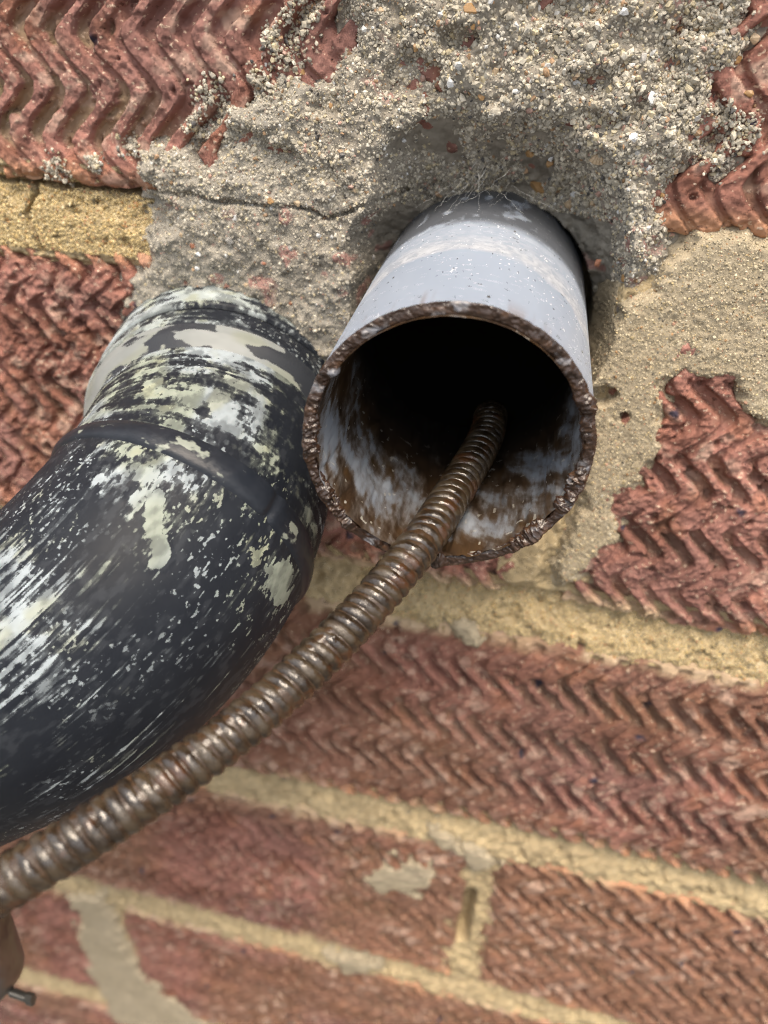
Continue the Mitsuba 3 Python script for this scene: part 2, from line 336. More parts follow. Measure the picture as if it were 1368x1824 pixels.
def brick_mesh(b, dense, fine, coarse=2.2, back=45):
    x0, x1, z0, z1 = b[:4]
    xs, zs = axis_pts(x0, x1, dense[0], dense[1], fine, coarse), axis_pts(z0, z1, dense[2], dense[3], fine, coarse)
    X, Z = np.meshgrid(xs, zs)
    h = brick_height(X, Z, b)
    cut = hole_depth(X, Z)
    h = np.minimum(h, .4 - cut * 1.02 - 1.3 * sstep(.5, 2, cut) + 2.2 * (F3(X / 2.4, Z / 2.4, 3, 3, 31) - .5))
    fx, fz = np.exp(-np.minimum(X - x0, x1 - X) / 3), np.exp(-np.minimum(Z - z0, z1 - Z) / 3)
    Xd = X + fx * 5.0 * (F3(X / 6, Z / 6, x0, 4, 21) - .5); Zd = Z + fz * 2.4 * (F3(X / 6, Z / 6, x0, 4, 22) - .5)
    V = np.stack([Xd, -h, Zd], -1)
    nr, nc = X.shape
    idx = np.arange(nr * nc).reshape(nr, nc)
    loop = np.concatenate([idx[0, :-1], idx[:-1, -1], idx[-1, :0:-1], idx[:0:-1, 0]])
    V = V.reshape(-1, 3); L = V[loop].copy(); L2 = L.copy(); L2[:, 1] = back
    n0, m = len(V), len(loop); k = np.arange(m); k2 = (k + 1) % m
    V = np.vstack([V, L, L2])
    f = np.vstack([grid_faces(nr, nc), np.stack([n0 + k, n0 + m + k, n0 + m + k2], -1), np.stack([n0 + k, n0 + m + k2, n0 + k2], -1)])
    return V, f

wall = thing('brick_wall', 'weathered red zigzag combed brick wall with buff mortar behind both pipes', 'wall')
#       x0     x1    z0    z1   per   top  rough    dense region            fine
NEAR = [((-90.5, 124, 5, 69, 16.4, 20.6, .95), (-92, 62, 4, 46), .28),
        ((25, 239, -70, -5, 14.6, -40.1, .9), (24, 75, -71, 0), .28),
        ((-199, 14, -69.5, -5.5, 15.2, -41.0, 1.6), (-115, 16, -71, 0), .30),
        ((-90.5, 124, -145, -80, 16.5, -99.0, 1.25), (-90, 98, -146, -78), .40),
        ((-315, -101, -145, -80, 16.5, -96.0, 1.1), (-128, -99, -146, -78), .6),
        ((21, 237, -220, -155, 13.4, -175.0, .9), (20, 112, -221, -153), .55),
        ((-203, 13, -220, -155, 13.8, -172.0, 2.2), (-150, 14, -221, -153), .55),
        ((-102, 113, -295, -230, 13.6, -250.0, 1.5), (-104, 70, -296, -228), .75),
        ((-333, -118, -295, -230, 13.6, -247.0, .9), (-170, -116, -296, -228), .75),
        ((-208, 12, -370, -305, 13.6, -320.0, .9), (-180, -20, -350, -303), 1.0)]
for b, dense, fine in NEAR:
    obj('brick', brick_mesh(b, dense, fine), 'm_brick', wall)
# the rest of the wall, out of the frame on all sides: two brick patterns laid in bond
far = [brick_mesh((0, 215, 0, 65, 14.5, 20 + 5 * i, 1.0), (0, 0, 0, 0), 2, 2.0) for i in range(2)]
for f_ in far: pass
seen = [(b[0], b[1], b[2]) for b, _, _ in NEAR]
far_ply = []
for i in range(2):
    x_off = 700.0                       # modelled clear of the hole
    V, F = brick_mesh((x_off, x_off + 215, 0, 65, 14.5, 20 + 5 * i, 1.0), (0, 0, 0, 0), 2, 2.0)
    V[:, 0] -= x_off
    far_ply.append(mikit.ply((V * MM, F), 'm_brick', smooth=True))
count = len(NEAR)
for k in range(-5, 8):
    z0 = -75 * k + 5
    for j in range(-4, 4):
        x0 = (17 if k % 2 else -95.5) + 5 + 225 * j
        if any(abs(z0 - s[2]) < 20 and x0 < s[1] - 20 and x0 + 215 > s[0] + 20 for s in seen): continue
        scene[f'brick_wall__brick_{count:03d}'] = {**far_ply[(k + j) % 2], 'to_world': T4().translate([x0 * MM, 0, z0 * MM])}
        count += 1

# ---------------------------------------------------------------- mortar beds and perpends
def mortar_height(x, z):
    k = np.round(z / 75); u = (z / 75 - k) * 75           # -5 lower arris .. +5 under the brick above
    base = -1.2 - 2.3 * sstep(-4, 5.5, u)
    base = np.where(np.abs(u) > 7, -2.2, base)
    h = base + 1.5 * (F3(x / 9, z / 6, 0, 3, 41) - .5) + 1.7 * (F3(x / 2.4, z / 2.4, 0, 3, 42) - .5) + .9 * (N3(x / .9, z / .9, 0, 43) - .5) - 1.2 * sstep(.66, .78, F3(x / 3, z / 2.2, 5, 3, 46))
    h += 1.3 * sstep(-55, -70, x) * (np.abs(z) < 9)
    h -= 3.5 * (1 - sstep(.3, .9, line_d([(-86, 8), (-84.5, 3), (-86.5, -1), (-84.5, -7)], x, z)))
    h -= 4.5 * (1 - sstep(.3, .9, np.abs(u - 4.9 + 1.0 * (N3(x / 6, 0, 0, 44) - .5)))) * (np.abs(z) < 9)
    h -= 7.0 * (1 - sstep(.8, 2.8, line_d([(14.6, -178), (14.4, -200)], x, z) + 1.6 * (F3(x / 4, z / 6, 0, 3, 48) - .5)))
    lump = np.hypot((x - 13.5) / 7.0, (z + 60) / 8.5)
    h += 3.2 * (1 - sstep(.4, 1.1, lump + .5 * (F3(x / 4, z / 4, 0, 2, 45) - .5)))
    h = np.minimum(h, -hole_depth(x, z) - .5)
    return h
xs = axis_pts(-930, 930, -180, 125, .5, 12); zs = axis_pts(-600, 420, -330, 16, .5, 6)
Xm, Zm = np.meshgrid(xs, zs)
V = np.stack([Xm, -mortar_height(Xm, Zm), Zm], -1).reshape(-1, 3); F = grid_faces(*Xm.shape)
cx, cz = V[F][:, :, 0].mean(1), V[F][:, :, 2].mean(1)
keep = np.ones(len(F), bool)
for b, _, _ in NEAR: keep &= ~((cx > b[0] + 4) & (cx < b[1] - 4) & (cz > b[2] + 4) & (cz < b[3] - 4))
keep &= ~(np.hypot(cx, cz + 13.4) < 18)
used, inv = np.unique(F[keep], return_inverse=True)
obj('mortar', (V[used], inv.reshape(-1, 3)), 'm_mortar', wall)
labels['brick_wall__mortar'] = {'label': 'sandy buff mortar in the joints between the bricks'}

# ---------------------------------------------------------------- cement patch and mortar smears
MAIN = [(-31, 47), (-27, 38), (-25.9, 29.9), (-32.7, 26.7), (-36.3, 29.6), (-37.5, 24.2), (-47.4, 20.6), (-51.5, 14.6), (-61.5, 14.1), (-66.7, 8.4), (-62.7, 5.9), (-59.8, 3.3), (-64.8, -.9), (-66, -5), (-71.4, -6.5), (-71.7, -11.7), (-70.5, -19.2), (-73, -30), (-49.3, -44.3), (-20.3, -35.1), (-12.8, -50), (6, -46), (21.9, -18.3), (23.5, -6.4), (30.2, -.3), (31.6, 8.3), (31.5, 12.3), (38.5, 15.9), (33.7, 19.4), (35.2, 22.3), (33.2, 27.2), (36.2, 31.9), (37, 41), (30, 47), (24, 45), (15, 53), (2, 50), (-8, 57), (-19, 52)]
RIGHT = [(27, -2.5), (31.9, 7.1), (37.3, 8.4), (43.1, 7.6), (72, 8), (70, -24.1), (52.5, -25.7), (45.7, -23.5), (50.6, -28.2), (43.7, -19.7), (37.3, -19.5), (37.8, -30.1), (36, -39.6), (32.8, -43.8), (33.6, -53.2), (27.7, -63.3), (23.8, -67), (19.6, -62.1), (22.1, -49.4), (20, -39.5), (16, -17.8), (20, -6.6)]
CRACKS = [[(-66, 6.2), (-56, 5.6), (-49, 5.0), (-41, 4.6), (-33, 4.9), (-26, 3.4), (-18, 6.2), (-15, 7.5)], [(24.5, -6), (28.5, -5.2), (32.0, -2.6), (32.8, .4), (32.0, 3.0)]]
def main_height(x, z):
    sd = poly_sd(MAIN, x, z) + 5.5 * (F3(x / 6, z / 6, 0, 3, 51) - .5) + 2.0 * (N3(x / 1.6, z / 1.6, 0, 52) - .5)
    h = -3.2 + 4.4 * sstep(-.5, 6.5, sd) + 2.4 * (F3(x / 10, z / 10, 0, 3, 53) - .5) + 2.1 * (F3(x / 2.6, z / 2.6, 0, 3, 54) - .5) + .55 * (N3(x / .8, z / .8, 0, 55) - .5)
    h += .9 * sstep(-12, -2, z) * sstep(2, 8, x + 70)
    thin = sstep(.52, .72, F3(x / 7, z / 5, 4, 2, 56)) * sstep(5, 14, z)
    h -= 2.2 * thin
    hd = hole_depth(x, z)
    h += 2.0 * sstep(.5, 4, hd) * (F3(x / 3.2, z / 3.2, 4, 3, 50) - .5)
    h -= hd * (1 + .3 * (F3(x / 4, z / 4, 2, 2, 57) - .5))
    for c in CRACKS:
        d = line_d(c, x, z + 1.6 * (F3(x / 3, z / 3, 0, 2, 58) - .5))
        h -= 1.7 * (1 - sstep(.10, .60, d)) * (.4 + .9 * N3(x / 5, z / 5, 0, 59))
    return h, sd
def smear_height(poly, x, z, thick, ragged, seed):
    sd = poly_sd(poly, x, z) + ragged * (F3(x / 5, z / 5, seed, 3, 61) - .5) + .35 * ragged * (N3(x / 1.4, z / 1.4, seed, 62) - .5)
    h = -3.0 + (3.0 + thick) * sstep(-.6, 4.2, sd) + 1.3 * (F3(x / 9, z / 9, seed, 3, 63) - .5) + .75 * (F3(x / 2.2, z / 2.2, seed, 3, 64) - .5) + .3 * (N3(x / .6, z / .6, seed, 65) - .5)
    for px, pz, pr in ((22.6, -8.8, 2.2), (24.2, -23, 2.4), (36.2, -29, 1.8), (39.7, -19, 1.6), (48, -25.4, 2.2), (28.5, -26, 1.2), (31, -44.5, 1.3), (44, -18.6, 1.4)):
        h -= 3.6 * (1 - sstep(.4, 1.2, np.hypot(x - px, z - pz) / pr + .9 * (F3(x / 2, z / 2, seed, 2, 66) - .5))) * (seed == 1)
    return np.minimum(h, .6 - hole_depth(x, z)), sd
def field(fn, box, step):
    xs, zs = np.arange(box[0], box[1], step), np.arange(box[2], box[3], step)
    X, Z = np.meshgrid(xs, zs)
    h, sd = fn(X, Z)
    jx, jz = .5 * step * (N3(X * 3, Z * 3, 1, 71) - .5), .5 * step * (N3(X * 3, Z * 3, 2, 72) - .5)
    V = np.stack([X + jx, -h, Z + jz], -1).reshape(-1, 3); F = grid_faces(*X.shape)
    ok = (sd.reshape(-1)[F] > -1.5).all(1) & (np.hypot(V[F][:, :, 0].mean(1), V[F][:, :, 2].mean(1) + 13.4) > 18.6)
    used, inv = np.unique(F[ok], return_inverse=True)
    return V[used], inv.reshape(-1, 3)
obj('cement_patch', field(main_height, (-80, 62, -52, 60), .26), 'm_cement', wall)
labels['brick_wall__cement_patch'] = {'label': 'rough grey sandy cement patch round the hole of the grey pipe'}
obj('mortar_smear', field(lambda x, z: smear_height(RIGHT, x, z, .75, 4.0, 1), (10, 74, -74, 12), .28), 'm_smear', wall)
labels['brick_wall__mortar_smear'] = {'label': 'fine sandy mortar smeared over the brick right of the grey pipe'}
LOWER = [([(-17, -178), (-7.5, -164), (6.7, -161.5), (9.2, -173), (.2, -185), (-13.4, -185)], .5), ([(-3.5, -150.6), (5.7, -149.7), (16.9, -155), (14.5, -162), (1.6, -157)], 1.0),
         ([(-124, -228), (-106, -224), (-101, -265), (-84, -283), (-70, -297), (-84, -312), (-119, -318), (-125, -285)], .6), ([(-29, -225), (-8.6, -219), (-6.4, -228), (-23, -236)], .5),
         ([(8, -151), (19, -153), (22, -158), (17, -166), (12, -162)], .9),
         ([(-5, -77.5), (9, -78), (14, -84), (8, -88), (0, -83)], .7)]
for i, (poly, t) in enumerate(LOWER):
    a = np.array(poly); box = (a[:, 0].min() - 4, a[:, 0].max() + 4, a[:, 1].min() - 4, a[:, 1].max() + 4)
    obj('mortar_smear', field(lambda x, z: smear_height(poly, x, z, t, 7.0, 5 + i), box, .55), 'm_smear', wall)

# ---------------------------------------------------------------- sand grains and stones held by the cement
def brick_top(x, z):
    h = np.full(x.shape, -6.0)
    for b, _, _ in NEAR[:3]:
        m = (x > b[0]) & (x < b[1]) & (z > b[2]) & (z < b[3])
        if m.any(): h[m] = np.minimum(brick_height(x[m], z[m], b), .4 - hole_depth(x[m], z[m]))
    return h
def grains(pos, size, cols, sub=0):
    base = trimesh.creation.icosphere(subdivisions=sub)
    bv, bf = np.array(base.vertices), np.array(base.faces)
    n, m = len(pos), len(bv)
    q = rng.normal(size=(n, 4)); q /= np.linalg.norm(q, axis=1, keepdims=True)
    w, x, y, z = q.T
    R = np.stack([1 - 2 * (y * y + z * z), 2 * (x * y - z * w), 2 * (x * z + y * w), 2 * (x * y + z * w), 1 - 2 * (x * x + z * z), 2 * (y * z - x * w), 2 * (x * z - y * w), 2 * (y * z + x * w), 1 - 2 * (x * x + y * y)], -1).reshape(n, 3, 3)
    sc = size[:, None] * rng.uniform(.62, 1.15, (n, 3))
    loc = bv[None] * rng.uniform(.5, 1.25, (n, m, 1)) * sc[:, None]
    V = np.einsum('nij,nmj->nmi', R, loc) + pos[:, None]
    F = (bf[None] + (np.arange(n) * m)[:, None, None]).reshape(-1, 3)
    return (V.reshape(-1, 3), F), np.repeat(cols, m, 0)
def grain_colors(n):
    pal = np.array([[.44, .40, .32], [.36, .325, .255], [.52, .475, .385], [.27, .245, .20], [.48, .41, .27], [.50, .465, .39], [.33, .21, .12], [.58, .57, .54], [.09, .085, .08], [.38, .24, .19]])
    pr = np.array([.24, .22, .15, .13, .10, .06, .03, .015, .03, .025]); pr /= pr.sum()
    return np.clip(pal[rng.choice(len(pal), n, p=pr)] * rng.uniform(.75, 1.2, (n, 1)), 0, .9)
n = 135000
x, z = rng.uniform(-74, 60, n), rng.uniform(-48, 54, n)
h, sd = main_height(x, z)
bt = brick_top(x, z)
patchy = F3(x / 8, z / 8, 0, 2, 81)
ok = (sd > .2) & (h > bt - .25) & (rng.uniform(size=n) < .62 + .38 * sstep(-6, 10, z) * sstep(.22, .42, patchy)) & (np.hypot(x, z + 13.4) > 20.5)
x, z, h = x[ok], z[ok], h[ok]
size = np.clip(rng.lognormal(-1.36, .40, len(x)), .13, .75) * (.72 + .28 * sstep(-8, 12, z)) * (.85 + .3 * sstep(-30, 20, x))
g, c = grains(np.stack([x, -h - size * rng.uniform(-.45, .5, len(x)), z], -1), size, grain_colors(len(x)))
obj('sand_grain', g, 'm_grain', wall, smooth=False, color=c)
labels['brick_wall__sand_grain'] = {'kind': 'stuff', 'label': 'coarse sand grains standing out of the grey cement patch'}
# finer sand in the right smear and in the open joints, stray clusters on the bricks
n = 26000
x, z = rng.uniform(14, 62, n), rng.uniform(-68, 9, n)
h, sd = smear_height(RIGHT, x, z, .75, 4.0, 1); bt = brick_top(x, z)
ok = (sd > 1) & (h > bt - .1) & (np.hypot(x, z + 13.4) > 21)
x, z, h = x[ok], z[ok], h[ok]
size = np.clip(rng.lognormal(-1.75, .3, len(x)), .09, .4)
P1, S1, C1 = np.stack([x, -h - size * .1, z], -1), size, grain_colors(len(x)) * [1.02, .95, .8]
n = 9000
x, z = rng.uniform(-95, -52, n), rng.uniform(-7, 6, n); h = mortar_height(x, z); size = np.clip(rng.lognormal(-1.5, .3, n), .1, .5)
xb, zb = rng.uniform(-20, 75, 16000), rng.uniform(-82, -68, 16000); sb = np.clip(rng.lognormal(-1.6, .3, 16000), .1, .42)
PJ, SJ, CJ = np.stack([xb, -mortar_height(xb, zb) - sb * .1, zb], -1), sb, np.clip(grain_colors(16000) * [1.15, 1.0, .68], 0, .9)
P2, S2, C2 = np.stack([x, -h - size * .2, z], -1), size, np.clip(grain_colors(n) * [1.15, .98, .62], 0, .9)
ctr = np.array([(-33.5, 27), (-36, 29), (-32, 31.5), (-30, 33), (-38, 23), (-50, 16), (-63, 12), (-47, 21), (-78, 7.4), (-70, 9), (25, 31), (30, 33), (26, 26), (33, 22), (36, 20), (31, 29), (28, 34), (34, 17)], float)
w = rng.integers(0, len(ctr), 2600); xz = ctr[w] + rng.normal(size=(2600, 2)) * rng.uniform(.6, 1.6, (len(ctr), 1))[w]
hb = np.maximum(brick_top(xz[:, 0], xz[:, 1]), main_height(xz[:, 0], xz[:, 1])[0]); size = np.clip(rng.lognormal(-1.15, .3, 2600), .14, .7)
P3, S3, C3 = np.stack([xz[:, 0], -hb - size * rng.uniform(0, 1.2, 2600), xz[:, 1]], -1), size, grain_colors(2600)
g, c = grains(np.vstack([P1, P2, P3, PJ]), np.concatenate([S1, S2, S3, SJ]), np.vstack([C1, C2, C3, CJ]))
obj('sand_grain', g, 'm_grain', wall, smooth=False, color=c)
labels['brick_wall__sand_grain_001'] = {'kind': 'stuff', 'label': 'fine sand grains of the mortar smear and joints'}
# single stones, flint chips and shell bits
def stone(pos, size, flat=.6, n=16):
    v = rng.normal(size=(n, 3)); v /= np.linalg.norm(v, axis=1, keepdims=True)
    v *= rng.uniform(.75, 1.1, (n, 1)); v[:, 1] *= flat; v[:, 0] *= rng.uniform(.7, 1.3)
    hull = trimesh.convex.convex_hull(v * size); a = rng.uniform(0, 6.28)
    q = np.array(hull.vertices); q = np.stack([q[:, 0] * np.cos(a) - q[:, 2] * np.sin(a), q[:, 1], q[:, 0] * np.sin(a) + q[:, 2] * np.cos(a)], -1)
    return q + pos, np.array(hull.faces)
for nm, col, ro in (('m_chip_white', (.56, .56, .55), .4), ('m_chip_amber', (.34, .20, .085), .4), ('m_chip_tan', (.44, .33, .21), .5), ('m_chip_grey', (.33, .31, .28), .5), ('m_chip_red', (.34, .15, .09), .7)):
    bs(nm, col, ro, specular=.5)
STONES = [(-4.7, 33.4, 1.5, 'amber'), (-4.2, 31.4, .8, 'amber'), (-6.9, 24.2, .85, 'white'), (-.5, 25.8, 1.0, 'tan'), (22.7, 23.6, 1.25, 'white'), (11.5, 25.0, 1.0, 'white'), (20.3, 28.4, 1.0, 'grey'), (20.8, 18.5, 1.1, 'white'), (9.2, 13.9, .8, 'white'),
          (13.6, 8.4, .8, 'white'), (-2.2, 22.6, .9, 'amber'), (33.2, 28.8, 1.0, 'amber'), (34.8, 31.4, 1.1, 'tan'), (11.6, 26.2, .7, 'tan'), (7.2, 8.6, 2.2, 'amber'), (5.5, 14.4, 1.3, 'amber'), (9, 13, 1.0, 'amber'), (13.2, 6.6, 1.2, 'tan'), (17, 7.6, .8, 'tan'), (19.4, -1.4, 1.0, 'red'), (23.8, -2.6, 1.0, 'amber'),
          (22.6, -.6, .6, 'white'), (-14.8, 15.6, .8, 'white'), (-31, 24.6, .7, 'amber'), (-26, 20.2, .7, 'amber'), (-27.5, 13.2, .7, 'tan'), (-43, 2.2, .9, 'white'), (-44.2, -1.6, 1.0, 'grey'), (-53.5, -1.5, .7, 'tan'), (-52, -3.4, .9, 'red'), (-50.6, -4.6, .9, 'white'), (-51.4, -7.2, .8, 'white'), (-42, -9.5, .8, 'tan'), (-38, -5.2, .7, 'red'),
          (-33, -2, .8, 'grey'), (-31.7, 5.4, .8, 'tan'), (-36, 5.6, 1.0, 'amber'), (-33.6, -12, .8, 'red'), (28, 14, .8, 'tan'), (27, 10.4, .7, 'amber'), (24, 14.4, .6, 'white'), (16.4, 33.8, 1.2, 'white'), (-2, 34.6, .8, 'white'), (-12.6, 28.6, .8, 'amber'), (-18, 33, .7, 'tan'), (1.8, 19.6, .7, 'tan'), (29.4, 21.4, .9, 'white'), (35.6, 24.6, 1.0, 'amber'), (-21.5, 8.2, .8, 'tan'), (-20, -4, .8, 'grey')]
for sx, sz, r, kind in STONES:
    r *= .72
    hh = max(float(main_height(np.array([sx]), np.array([sz]))[0][0]), float(brick_top(np.array([sx]), np.array([sz]))[0]))
    obj('stone_chip', stone(np.array([sx, -hh - .25 * r, sz]), r), 'm_chip_' + kind, wall, smooth=False)
# ribbed shell fragment
fa = np.linspace(-.75, .75, 23); fr = np.linspace(.12, 1, 8)
A_, R_ = np.meshgrid(fa, fr); ribs = .06 * np.cos(A_ / .75 * 6 * np.pi) * R_
V = np.stack([R_ * np.sin(A_), -.45 * np.sin(R_ * 2.4) - ribs, -R_ * np.cos(A_)], -1).reshape(-1, 3) * 2.3
V = np.vstack([V, V + [0, .25, 0]]); nf = grid_faces(8, 23); F = np.vstack([nf, nf[:, ::-1] + 184])
hh = float(main_height(np.array([16.6]), np.array([15.3]))[0][0])
obj('shell_fragment', (V + [16.6, -hh + .3, 16.4], F), 'm_chip_tan', wall)
labels['brick_wall__shell_fragment'] = {'label': 'small ribbed fan of seashell stuck in the cement'}

# ---------------------------------------------------------------- grey waste pipe
gp = thing('grey_waste_pipe', 'blue grey plastic pipe stub with open mouth and sludgy brown cut end', 'pipe')
RN = unit([0.1367, -.9904, -.0211]); RC = PB + PA * 40.5        # plane of the cut
up = unit(np.array([0, 0, 1]) - PA * PA[2]); side = np.cross(up, PA)
th = np.linspace(-np.pi, np.pi, 401)
radial = np.cos(th)[:, None] * up + np.sin(th)[:, None] * side
def rim_s(r):                       # axial place of the cut at each angle
    return (((RC - PB) @ RN) - r * (radial @ RN)) / (PA @ RN)
def pipe_shell(r, s0, n, jag):
    e = rim_s(r) + jag + (.7 if r < 18 else 0)
    s = s0 + (e[None] - s0) * (np.linspace(0, 1, n)[:, None] ** .8)
    V = PB + s[..., None] * PA + r * radial[None]
    uv = np.stack([np.broadcast_to(th * r, s.shape), s], -1)
    return V.reshape(-1, 3), grid_faces(n, len(th)), uv.reshape(-1, 2)
jag = .5 * (F3(np.cos(th) * 5, np.sin(th) * 5, 0, 3, 91) - .5)
IR = 17.85
V, F, uv = pipe_shell(PR, -60, 160, jag); obj('pipe_wall', (V, F), 'm_pipe', gp, uv=uv)
labels['grey_waste_pipe__pipe_wall'] = {'label': 'blue grey outside of the pipe, chalky and sooty near the wall'}
def pipe_pt(s, o, w=0):
    return PB + PA * s + up * o + side * w
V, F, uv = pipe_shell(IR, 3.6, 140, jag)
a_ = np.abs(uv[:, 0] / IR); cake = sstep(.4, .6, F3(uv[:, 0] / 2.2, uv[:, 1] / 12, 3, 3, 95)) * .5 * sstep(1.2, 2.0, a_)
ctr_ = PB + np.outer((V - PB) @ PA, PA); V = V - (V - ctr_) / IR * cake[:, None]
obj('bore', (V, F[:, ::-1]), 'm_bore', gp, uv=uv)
# inside the wall the pipe turns down
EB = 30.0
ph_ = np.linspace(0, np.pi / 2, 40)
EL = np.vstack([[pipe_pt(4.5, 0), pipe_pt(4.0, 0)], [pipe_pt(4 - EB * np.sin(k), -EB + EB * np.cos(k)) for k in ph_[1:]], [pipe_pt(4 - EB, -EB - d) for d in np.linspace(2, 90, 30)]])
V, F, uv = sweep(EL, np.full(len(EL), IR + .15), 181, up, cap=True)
obj('elbow', (V, F[:, ::-1]), 'm_deep_shade', gp)
labels['grey_waste_pipe__elbow'] = {'label': 'turn of the pipe inside the wall, its darkness painted near black'}
labels['grey_waste_pipe__bore'] = {'label': 'dark inside of the pipe streaked with brown sludge'}
# sludge on the cut end: a lumpy ring over both edges
m = 1200; k = 36
T_, K_ = np.meshgrid(np.linspace(0, 2 * np.pi, m, endpoint=False), np.linspace(0, 2 * np.pi, k, endpoint=False), indexing='ij')
ct, st = np.cos(T_), np.sin(T_)
amp0 = sstep(.30, .70, F3(ct * 3.2, st * 3.2, 0, 3, 99)); rad3 = ct[..., None] * up + st[..., None] * side
def rim_place(a_, b_):
    rr = (PR + IR) / 2 + a_
    ss = (((RC - PB) @ RN) - rr * (rad3 @ RN)) / (PA @ RN) + b_
    return PB + ss[..., None] * PA + rr[..., None] * rad3
ck, sk = np.cos(K_), np.sin(K_)
V0 = rim_place(.82 * ck, .7 * sk)
iso = lambda sc, o, seed: F3(V0[..., 0] / sc, V0[..., 1] / sc, V0[..., 2] / sc, o, seed) - .5
grow = 1.7 * iso(2.6, 3, 97) + .8 * iso(.8, 2, 98) + .65 * iso(.36, 2, 96)
front = np.where(sk > 0, sk, 0)
w_in = np.where(ck < 0, .80 + .75 * amp0, .84); w_out = np.where(sk > 0, .25 + 1.0 * amp0, .55)
dr_ = w_in * ck + grow * ck * (.35 + .75 * amp0) * np.where(ck < 0, 1.1, .38)
ds_ = w_out * sk + grow * front * (.5 + .8 * amp0)
flap = np.exp(-((T_ - math.radians(68)) / .05) ** 2) * (ck > -.2)
dr_ = dr_ + .9 * flap * (1 + grow); ds_ = ds_ + .6 * flap
V = rim_place(dr_, ds_).reshape(-1, 3)
i, j = np.meshgrid(np.arange(m), np.arange(k), indexing='ij'); i2, j2 = (i + 1) % m, (j + 1) % k
F = np.concatenate([np.stack([i * k + j, i2 * k + j, i2 * k + j2], -1).reshape(-1, 3), np.stack([i * k + j, i2 * k + j2, i * k + j2], -1).reshape(-1, 3)])
obj('cut_rim', (V, F), 'm_rim', gp)
labels['grey_waste_pipe__cut_rim'] = {'label': 'sawn pipe end caked in wet brown sludge'}

# ---------------------------------------------------------------- black pipe bend
bp = thing('black_pipe_bend', 'black plastic pipe elbow with peeling pale green paint, left of the grey pipe', 'pipe')
BB = np.array([-48.43, 0, -36.11]); D1 = unit([.23, -1, -.163]); L1, RB, BR = 23.4, 30.6, 22.9
az, el = -2.524, .139
D2 = np.array([np.cos(el) * np.cos(az), -np.sin(el), np.cos(el) * np.sin(az)])
ang = np.arccos(D1 @ D2); nn = unit(D2 - (D2 @ D1) * D1)
def bend_axis(step=.4, back=8, tail=230):
    s = np.arange(-back, L1, step)[:, None]; a = BB + D1 * s
    t = np.arange(0, ang, step / RB)[:, None]; b = BB + D1 * L1 + RB * (np.sin(t) * D1 + (1 - np.cos(t)) * nn)
    e = BB + D1 * L1 + RB * (np.sin(ang) * D1 + (1 - np.cos(ang)) * nn)
    return np.vstack([a, b, e + D2 * np.arange(0, tail, 1.0)[:, None]])
AX = bend_axis()
S = np.concatenate([[0], np.cumsum(np.linalg.norm(np.diff(AX, axis=0), axis=1))]) - 8
n0 = unit(np.array([0, 0, 1]) - D1 * D1[2])
def bend_part(name, s0, s1, prof, mat, wob=.1, extra=None, sides=361):
    m = (S >= s0) & (S <= s1)
    t, N, B = frames(AX, n0)
    P, N, B, s = AX[m], N[m], B[m], S[m]
    th = np.linspace(-np.pi, np.pi, sides)
    r = prof(s)[:, None] + wob * 2 * (F3(np.cos(th)[None] * 4, np.sin(th)[None] * 4, s[:, None] / 5, 3, 111) - .5)
    if extra is not None: r = r + extra(s[:, None], th[None])
    V = P[:, None] + r[..., None] * (np.cos(th)[None, :, None] * N[:, None] + np.sin(th)[None, :, None] * B[:, None])
    uv = np.stack([np.broadcast_to(th * BR, r.shape), np.broadcast_to(s[:, None], r.shape)], -1)
    return obj(name, (V.reshape(-1, 3), grid_faces(len(P), sides)), mat, bp, uv=uv.reshape(-1, 2))
def collar_prof(s):
    r = np.interp(s, [-9, 3.2, 3.8, 4.1, 4.7, 5.2, 9.5, 10.6, 11.2], [25.4, 25.4, 25.0, 23.6, 23.6, 25.2, 25.2, 24.9, 23.0])
    return r
bend_part('collar', -8, 11.2, collar_prof, 'm_bend')
bend_part('sealant', 9.4, 15.5, lambda s: np.interp(s, [9.4, 9.6, 12.2, 14.5, 15.5], [24.6, 25.15, 24.4, 23.1, 22.5]), 'm_sealant', .14)
bend_part('bend', 10.5, 1e9, lambda s: np.interp(s, [10, 33, 34.2, 36.0, 40, 300], [22.75, 22.8, 22.75, 23.0, 23.05, 22.9]), 'm_bend', .08)
bend_part('weld_ring', 33.0, 36.6, lambda s: 22.6 + 1.15 * np.sqrt(np.clip(1 - ((s - 34.8) / 1.75) ** 2, 0, 1)), 'm_ring', .12,
          lambda s, th: -.5 * np.exp(-((th + .93) / .03) ** 2))
labels['black_pipe_bend__weld_ring'] = {'label': 'raised bare black seam ring round the elbow'}
labels['black_pipe_bend__sealant'] = {'label': 'smooth grey fillet of sealant at the collar'}

# ---------------------------------------------------------------- drain cable
dc = thing('drain_cable', 'rusty wet coiled steel cable coming out of the grey pipe mouth', 'cable')
deep = [pipe_pt(s, o, w) for s, o, w in ((-12, -80, 3.6), (-12, -55, 3.8), (-11.5, -36, 4.0), (-8.8, -24, 4.3), (-3.2, -17.0, 4.6), (4, -14.2, 4.8), (12.0, -13.4, 4.8))]
path = [tuple(v) for v in deep] + [(4.2, -19.8, -29.0), (2.0, -32.1, -30.6), (-.4, -43.4, -32.0), (-3.6, -50.6, -34.9), (-7.9, -58.4, -38.4), (-12.6, -66.3, -41.3), (-17.1, -73.6, -43.3), (-21.7, -79.5, -45.1), (-26.1, -84.3, -46.9), (-30.4, -88.4, -48.7), (-34.3, -91.8, -50.5), (-38.4, -94.8, -52.5), (-43.2, -97.8, -55.0), (-49, -101, -58.5), (-56, -104.5, -63.5), (-66, -109, -72), (-80, -115, -86), (-100, -123, -108), (-125, -132, -140)]
CP = resample(path, .5)
cl = np.arange(len(CP)) * .5
pitch, wire = 1.70, .84
